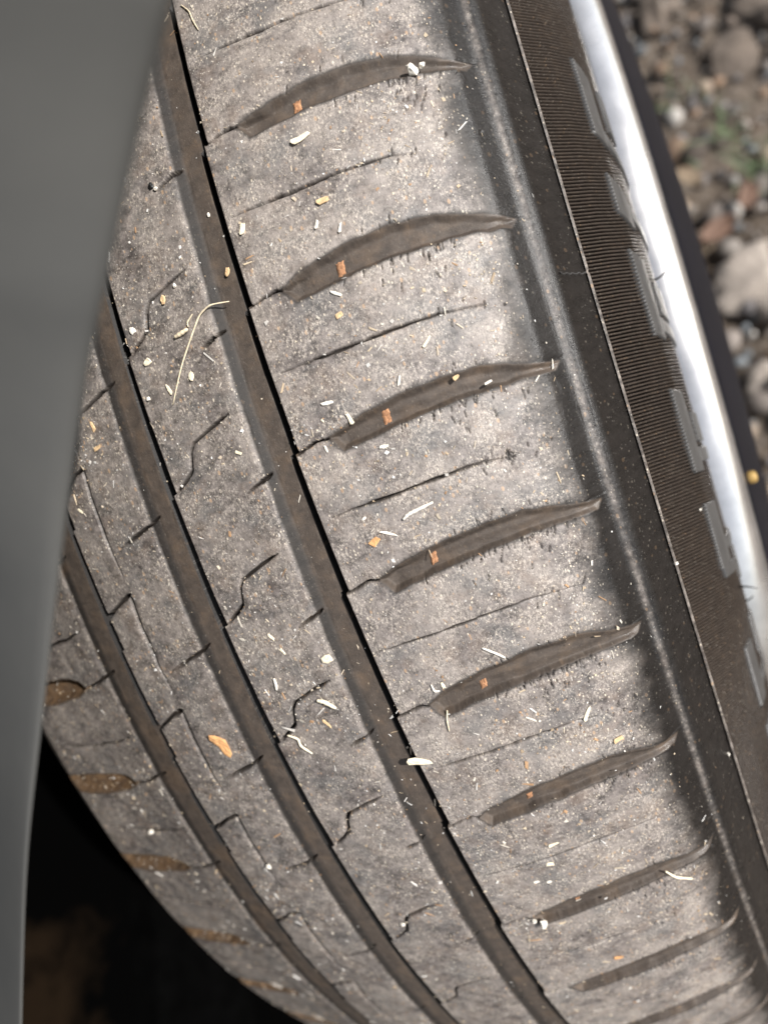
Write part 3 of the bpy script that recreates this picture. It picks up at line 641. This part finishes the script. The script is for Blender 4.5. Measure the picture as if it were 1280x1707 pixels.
tag(mesh_obj('grit', to_world(np.concatenate(Vs)), None, attr_mat('grit_speck', .8, 3000., .3), tris=np.concatenate(Ts), attrs={'tint': np.concatenate(Cs)}, smooth=False), 'pale grit and sawdust specks scattered over the tyre tread', 'grit', kind='stuff')

MD = {'cream': plain('cream_chip', (.80, .70, .52), .7, var=.2, scale=900), 'orange': plain('orange_wood', (.62, .33, .14), .75, var=.4, scale=500, bump=.5, bscale=1500),
      'white': plain('white_crumb', (.74, .69, .60), .8, var=.15, scale=1200), 'tan': plain('tan_flake', (.62, .43, .24), .8, var=.3, scale=1200), 'straw': plain('dry_straw', (.66, .56, .40), .6, var=.2, scale=800),
      'red': plain('reddish_flake', (.36, .15, .08), .8, var=.3, scale=1200), 'black': plain('black_grit', (.012, .012, .012), .5)}
def flake(name, cat, lab, u, v, l, wd, th, rot, mat, h=.05, seed=0, tilt=0., curl=.12, pts=9, taper=0., group=None):
    """irregular curled chip: l x wd mm, th thick"""
    r = np.random.default_rng(1000 + seed); V = []; nA = max(7, pts + 2); rings = 4
    outl = [(math.cos(t) * (1 - .0), math.sin(t)) for t in np.linspace(0, 2 * math.pi, nA, endpoint=False)]
    rad = 1 + .75 * (r.random(nA) - .5); rad = (rad * 2 + np.roll(rad, 1)) / 3
    for side in (1, -1):
        for j in range(rings):
            f = 1 - j / rings
            for (cx, cy), rr in zip(outl, rad):
                sq = 1 / max(abs(cx), abs(cy)) ** .8
                x = cx * rr * f * l / 2 * sq; y = cy * rr * f * wd / 2 * sq * (1 - taper * (cx * rr * .5 + .5))
                z = curl * (x * x / max(l, .1) * 2) + side * th / 2 * (1 if j else .35) + (r.random() - .5) * th * .5 * (j > 0)
                V.append((x, y, z))
    n = nA; F = []
    for sd in (0, 1):
        b = sd * rings * n
        for j in range(rings - 1):
            for k in range(n):
                q_ = (b + j * n + k, b + j * n + (k + 1) % n, b + (j + 1) * n + (k + 1) % n, b + (j + 1) * n + k); F.append(q_ if sd == 0 else q_[::-1])
    for k in range(n): F.append((k, rings * n + k, rings * n + (k + 1) % n, (k + 1) % n))
    T = []
    for sd in (0, 1):
        b = sd * rings * n + (rings - 1) * n; V.append(tuple(np.mean(V[b:b + n], 0))); c = len(V) - 1
        T += [((b + k, b + (k + 1) % n, c) if sd == 0 else (b + (k + 1) % n, b + k, c)) for k in range(n)]
    o = mesh_obj(name, np.array(V) / 1000, F, MD[mat], tris=T, smooth=False); o.matrix_world = mat_w(u, v, h + th / 2, rot, tilt)
    return tag(o, lab, cat, group)
def stick(name, cat, lab, pts, rad, mat, lift=None, group=None):
    """pts in (u, v) mm; lift heights mm"""
    p = np.array(pts, float); n = max(8, 5 * len(p)); tt = np.linspace(0, len(p) - 1, n); idx = np.arange(len(p))
    uu = np.interp(tt, idx, p[:, 0]); vv = np.interp(tt, idx, p[:, 1]); k = np.ones(3) / 3
    for _ in range(2): uu[1:-1] = np.convolve(uu, k, 'same')[1:-1]; vv[1:-1] = np.convolve(vv, k, 'same')[1:-1]
    hh = np.interp(tt, idx, lift if lift else [rad] * len(p))
    c0 = frame(uu[n // 2], vv[n // 2], 0)[0]; W = []
    for a_, b_, h_ in zip(uu, vv, hh): W.append((frame(a_, b_, h_ - depth_at(a_, b_) * (0 if lift else 1))[0] - c0))
    rr = rad / 1000 * (1 - .45 * np.abs(np.linspace(-1, 1, n)) ** 3) * (1 + .12 * np.sin(np.arange(n) * 1.7))
    V, F, T = tube(W, rr, 7); o = mesh_obj(name, V, F, MD[mat], tris=T)
    M = Matrix.Identity(4); M.translation = Vector([float(x) for x in c0]); o.matrix_world = WM @ M
    return tag(o, lab, cat, group)
def crumb(name, cat, lab, u, v, sz, mat, seed=0, flat=.7, h=0., group=None):
    V = rockmesh(I2, 300 + seed, sz / 2, sz / 2 * .8, sz / 2 * flat, .45) / 1000
    o = mesh_obj(name, V, None, MD[mat], tris=F2, smooth=False); o.matrix_world = mat_w(u, v, h + sz / 2 * flat * .75, seed * .7); return tag(o, lab, cat, group)

flake('wood_chip', 'wood chip', 'largest orange wood chip, lying on the narrow rib at lower left', -16.8, -24.2, 6.0, 2.9, .4, -1.05, 'orange', .15, 1, .12, .16, 11)
flake('wood_shard', 'wood shard', 'pointed cream shard lying across the edge of the first groove', 23.7, -37.4, 5.2, 2.6, .45, -.28, 'cream', .12, 2, .0, .05, 8, .8)
flake('wood_chip', 'wood chip', 'small square cream chip on the middle rib beside the groove', 14.7, -11.0, 2.3, 1.7, .35, .1, 'cream', .12, 3, 0, .02, 4)
crumb('dirt_crumb', 'crumb', 'white crumb in the topmost blade-shaped cut', 60.9, 87.3, 2.7, 'white', 4, .6, 0)
crumb('dirt_crumb', 'crumb', 'small white crumb attached beside the crumb in the topmost cut', 62.7, 87.8, 1.4, 'white', 5, .6, 0)
flake('seed_husk', 'husk', 'slender cream husk below the left end of the topmost cut', 40.2, 80.9, 3.6, 1.2, .35, .25, 'cream', .12, 6, .05, .1, 9, .3)
stick('straw', 'straw', 'long curved dry straw lying across the middle rib and first groove', [(2.7, 44.0), (7.1, 50.1), (11.0, 54.5), (13.7, 57.5), (16.2, 58.5), (19.7, 58.0)], .17, 'straw', [.2, .5, .6, .6, .5, -.3])
stick('straw', 'straw', 'thin curved straw at the very top beside the first groove', [(24.6, 115.4), (26.0, 113.3), (26.3, 111.0), (27.0, 108.7)], .15, 'straw')
flake('chip', 'chip', 'small cream chip beside the groove above the second long cut', 26.1, 69.2, 1.9, 1.1, .3, 1.1, 'cream', .1, 7)
flake('chip', 'chip', 'narrow white sliver above the second long cut, left of two', 39.1, 65.2, 1.5, .55, .25, 1.2, 'white', .1, 8)
flake('chip', 'chip', 'narrow white sliver above the second long cut, right of two', 42.7, 63.2, 1.7, .6, .25, 1.2, 'white', .1, 9)
flake('husk', 'husk', 'pale orange husk on the wide rib above the second long cut', 41.3, 68.7, 2.3, .9, .3, .1, 'tan', .1, 10)
crumb('pebble', 'pebble', 'tiny white pebble on the floor of the first groove', 19.9, 75.1, .85, 'white', 11)
flake('seed', 'seed', 'little brown seed on the floor of the first groove', 20.5, 63.6, 1.5, .75, .45, 1.2, 'tan', .1, 12)
flake('chip', 'chip', 'tan chip beside the uppermost kinked sipe', 7.2, 62.9, 1.6, 1.1, .3, 1.4, 'tan', .1, 13, pts=4)
stick('twig', 'twig', 'short thick cream twig beside the long straw', [(7.4, 55.5), (9, 55.7), (10.5, 56.0)], .42, 'straw')
stick('twig', 'twig', 'thin bent twig touching the end of the thick cream twig', [(10.6, 56.4), (10.6, 57.2), (12.2, 58.3)], .16, 'straw')
flake('husk', 'husk', 'cream heart-shaped husk at the left edge of the middle rib', .2, 53.3, 1.7, 1.3, .3, .4, 'cream', .1, 16, pts=5)
flake('husk', 'husk', 'cream oval husk right of the lower end of the long straw', 8.3, 47.6, 1.5, 1.1, .3, .9, 'cream', .1, 17)
flake('husk', 'husk', 'slender cream husk left of the lower end of the long straw', 3.0, 46.9, 2.0, .7, .3, 1.9, 'cream', .1, 18, taper=.4)
crumb('crumb', 'crumb', 'white crumb on the left edge of the middle rib', -2.0, 46.8, 1.0, 'white', 19)
crumb('crumb', 'crumb', 'pale crumb right of the uppermost kinked sipe', 10.3, 64.6, .9, 'white', 20)
crumb('crumb', 'crumb', 'white clot at the foot of the uppermost kinked sipe', -1.0, 60.0, 1.7, 'white', 21, .4)
for i, (u_, v_, l_, w_, rt, m_, lab) in enumerate([
    (38.8, 52.4, 2.4, .7, -.6, 'white', 'white sliver below the rust mark of the second long cut'),
    (50.9, 39.2, 2.4, .6, .75, 'cream', 'cream sliver above the third long cut'),
    (44.7, 34.3, 2.2, .7, 1.15, 'white', 'white sliver just above the middle of the third long cut'),
    (31.8, 34.6, 2.9, 1.1, -.05, 'white', 'white wedge near the left end of the third long cut'),
    (34.5, 30.8, 2.4, .9, 1.8, 'cream', 'cream plug standing in the left end of the third long cut'),
    (53.8, 31.6, 1.3, 1.0, .3, 'tan', 'square tan chip in the third long cut'),
    (28.8, 27.0, 1.9, .6, 1.7, 'white', 'white pointed sliver left of the blunt end of the third cut'),
    (38.8, 24.0, 2.0, 1.0, -.2, 'white', 'white curl below the third long cut'),
    (34.5, 8.7, 4.0, .75, -.55, 'white', 'white splinter above the left end of the fourth long cut'),
    (31.6, 8.1, 2.2, 1.7, .6, 'orange', 'round orange flake above the left end of the fourth long cut'),
    (33.8, -22.7, 1.7, .75, 1.7, 'cream', 'cream seed above the left end of the fifth long cut'),
    (31.1, 12.8, 1.1, .8, .3, 'white', 'tiny white chip above the round orange flake'),
    (58.6, 29.0, 1.6, .7, .2, 'white', 'translucent white flake inside the third long cut'),
    (56.3, -38.7, 3.4, 1.0, .95, 'cream', 'long pale husk at the end of a fine sipe below the fifth cut'),
    (5.2, -4.0, 1.9, .8, -.9, 'cream', 'cream fragment on the middle rib, upper of a pair'),
    (6.3, -7.4, 1.9, .8, -1.1, 'cream', 'cream fragment on the middle rib, lower of a pair'),
    (41.4, -66.2, 2.4, .9, .1, 'cream', 'bent cream chip between the sixth and seventh cuts'),
    (39.1, -71.2, 1.9, 1.2, -.3, 'cream', 'cream chip on the fine sipe below the sixth cut'),
    (35.0, -75.2, 1.6, .9, 0, 'white', 'white crumb flake above the seventh cut, left of two'),
    (37.3, -76.2, 1.3, .9, 0, 'white', 'white crumb flake above the seventh cut, right of two'),
    (-16.7, 45.9, 2.2, 1.2, 1.8, 'tan', 'tan flake on the narrow rib near the grey car body, upper of two'),
    (-17.4, 41.8, 2.4, 1.2, .1, 'tan', 'tan flake on the narrow rib near the grey car body, lower of two'),
    (-27.3, 31.2, 1.8, .7, -.8, 'cream', 'cream fragment on the narrow rib left of the stepped seam'),
    (43.2, -108.5, 2.2, 1.3, -.2, 'orange', 'orange flake low on the wide rib above the bottom border'),
    (38.2, 48.6, 2.0, 1.6, .2, 'tan', 'thin yellow tan flake below the second long cut'),
    (8.8, -24.5, 2.4, .8, -1.0, 'tan', 'reddish tan sliver on the middle rib below the curled splinter'),
    (60.0, -47.0, 2.2, 1.4, .1, 'tan', 'tan flake right of the middle above the sixth cut'),
    (12.5, 31.5, 1.5, .8, -.6, 'cream', 'cream crescent chip right of the second kinked sipe')]):
    flake('chip', 'chip', lab, u_, v_, l_ * .85, w_ * .85, .2, rt, m_, .0, 40 + i, 0., .1, 6 if m_ != 'white' else 5, .35)
stick('splinter', 'splinter', 'forked white splinter above the fourth long cut', [(37.7, 10.4), (38.8, 11.0), (40.0, 11.2), (43.6, 11.7)], .36, 'white')
stick('splinter', 'splinter', 'thin white splinter above the fifth long cut', [(43.0, -17.7), (44.8, -19.4), (46.3, -21.1)], .24, 'white')
stick('splinter', 'splinter', 'tiny L-shaped white splinter above the left end of the fifth cut', [(31.8, -21.8), (31.9, -23.4), (32.9, -23.6)], .22, 'white')
stick('straw', 'straw', 'short straight straw sticking out of the fifth long cut', [(32.7, -28.2), (32.0, -30), (31.6, -32.5)], .17, 'straw', [-.3, .3, .3])
stick('straw', 'straw', 'bent straw lying in the seventh cut near the shoulder', [(59.4, -85.7), (60.8, -89.1), (63.8, -92.3)], .26, 'cream')
stick('splinter', 'splinter', 'curled cream splinter on the middle rib', [(9.1, -19.0), (10.4, -19.6), (12.3, -21.6)], .42, 'cream')
stick('splinter', 'splinter', 'small white splinter low on the middle rib above the third kinked sipe', [(2.2, -12.4), (2.1, -13.8), (1.7, -15.0)], .3, 'white')
stick('splinter', 'splinter', 'hooked cream splinter at the foot of a kinked sipe', [(-.5, -25.2), (1.5, -26.5), (1.2, -28.2), (3.0, -30.5)], .26, 'cream')
crumb('crumb', 'crumb', 'white crumb in the left end of the seventh cut', 32.2, -87.8, 2.3, 'white', 30, .9)
crumb('crumb', 'crumb', 'smaller white crumb left of the crumb in the seventh cut', 30.6, -87.0, 1.2, 'white', 31)
crumb('crumb', 'crumb', 'white pebble on the far shoulder rib at lower left', -55.4, -50.2, 1.8, 'white', 32)
crumb('crumb', 'crumb', 'white pebble on the narrow rib near the stepped seam', -22.2, -58.9, 1.6, 'white', 33)
crumb('crumb', 'crumb', 'white pebble low on the middle rib', 2.0, -81.2, 1.4, 'white', 34)
crumb('crumb', 'crumb', 'black grain beside a white speck high on the middle rib', 10.9, 83.9, 1.3, 'black', 35)
crumb('crumb', 'crumb', 'white speck next to the black grain high on the middle rib', 11.6, 83.0, .9, 'white', 36)
crumb('crumb', 'crumb', 'white grain on the shoulder above the ribbed sidewall at lower right', 77.6, -73.8, 1.1, 'white', 37)
def on_side(rr, th, sz, lab, seed):
    P = swp(rr, th, sz * .0003); V = rockmesh(I2, seed, sz / 2, sz * .4, sz * .35, .4) / 1000
    o = mesh_obj('crumb', V, None, MD['white'], tris=F2, smooth=False); M = Matrix.Identity(4); M.translation = Vector([float(x) for x in P.ravel()]); o.matrix_world = WM @ M; tag(o, lab, 'crumb')
on_side(.270, -.056, .9, 'white grain lying on the ribbed sidewall', 77)
on_side(.2885, -.067, 1.2, 'white grain caught on the bead line above the ribbed sidewall', 78)

# ------------------------------------------------------------------ repeats share a group
GR = {'chip': 'chips scattered over the tread', 'wood chip': 'chips scattered over the tread', 'husk': 'husks scattered over the tread', 'crumb': 'crumbs and grains caught on the tyre', 'splinter': 'splinters lying on the tread',
      'straw': 'bits of straw on the tread', 'twig': 'twigs on the middle rib', 'stone': 'larger stones lying in the gravel', 'leaf': 'dead leaves on the gravel', 'grass tuft': 'grass tufts in the gravel'}
for o in COL.objects:
    if o.parent is None and o.get('category') in GR: o['group'] = GR[o['category']]
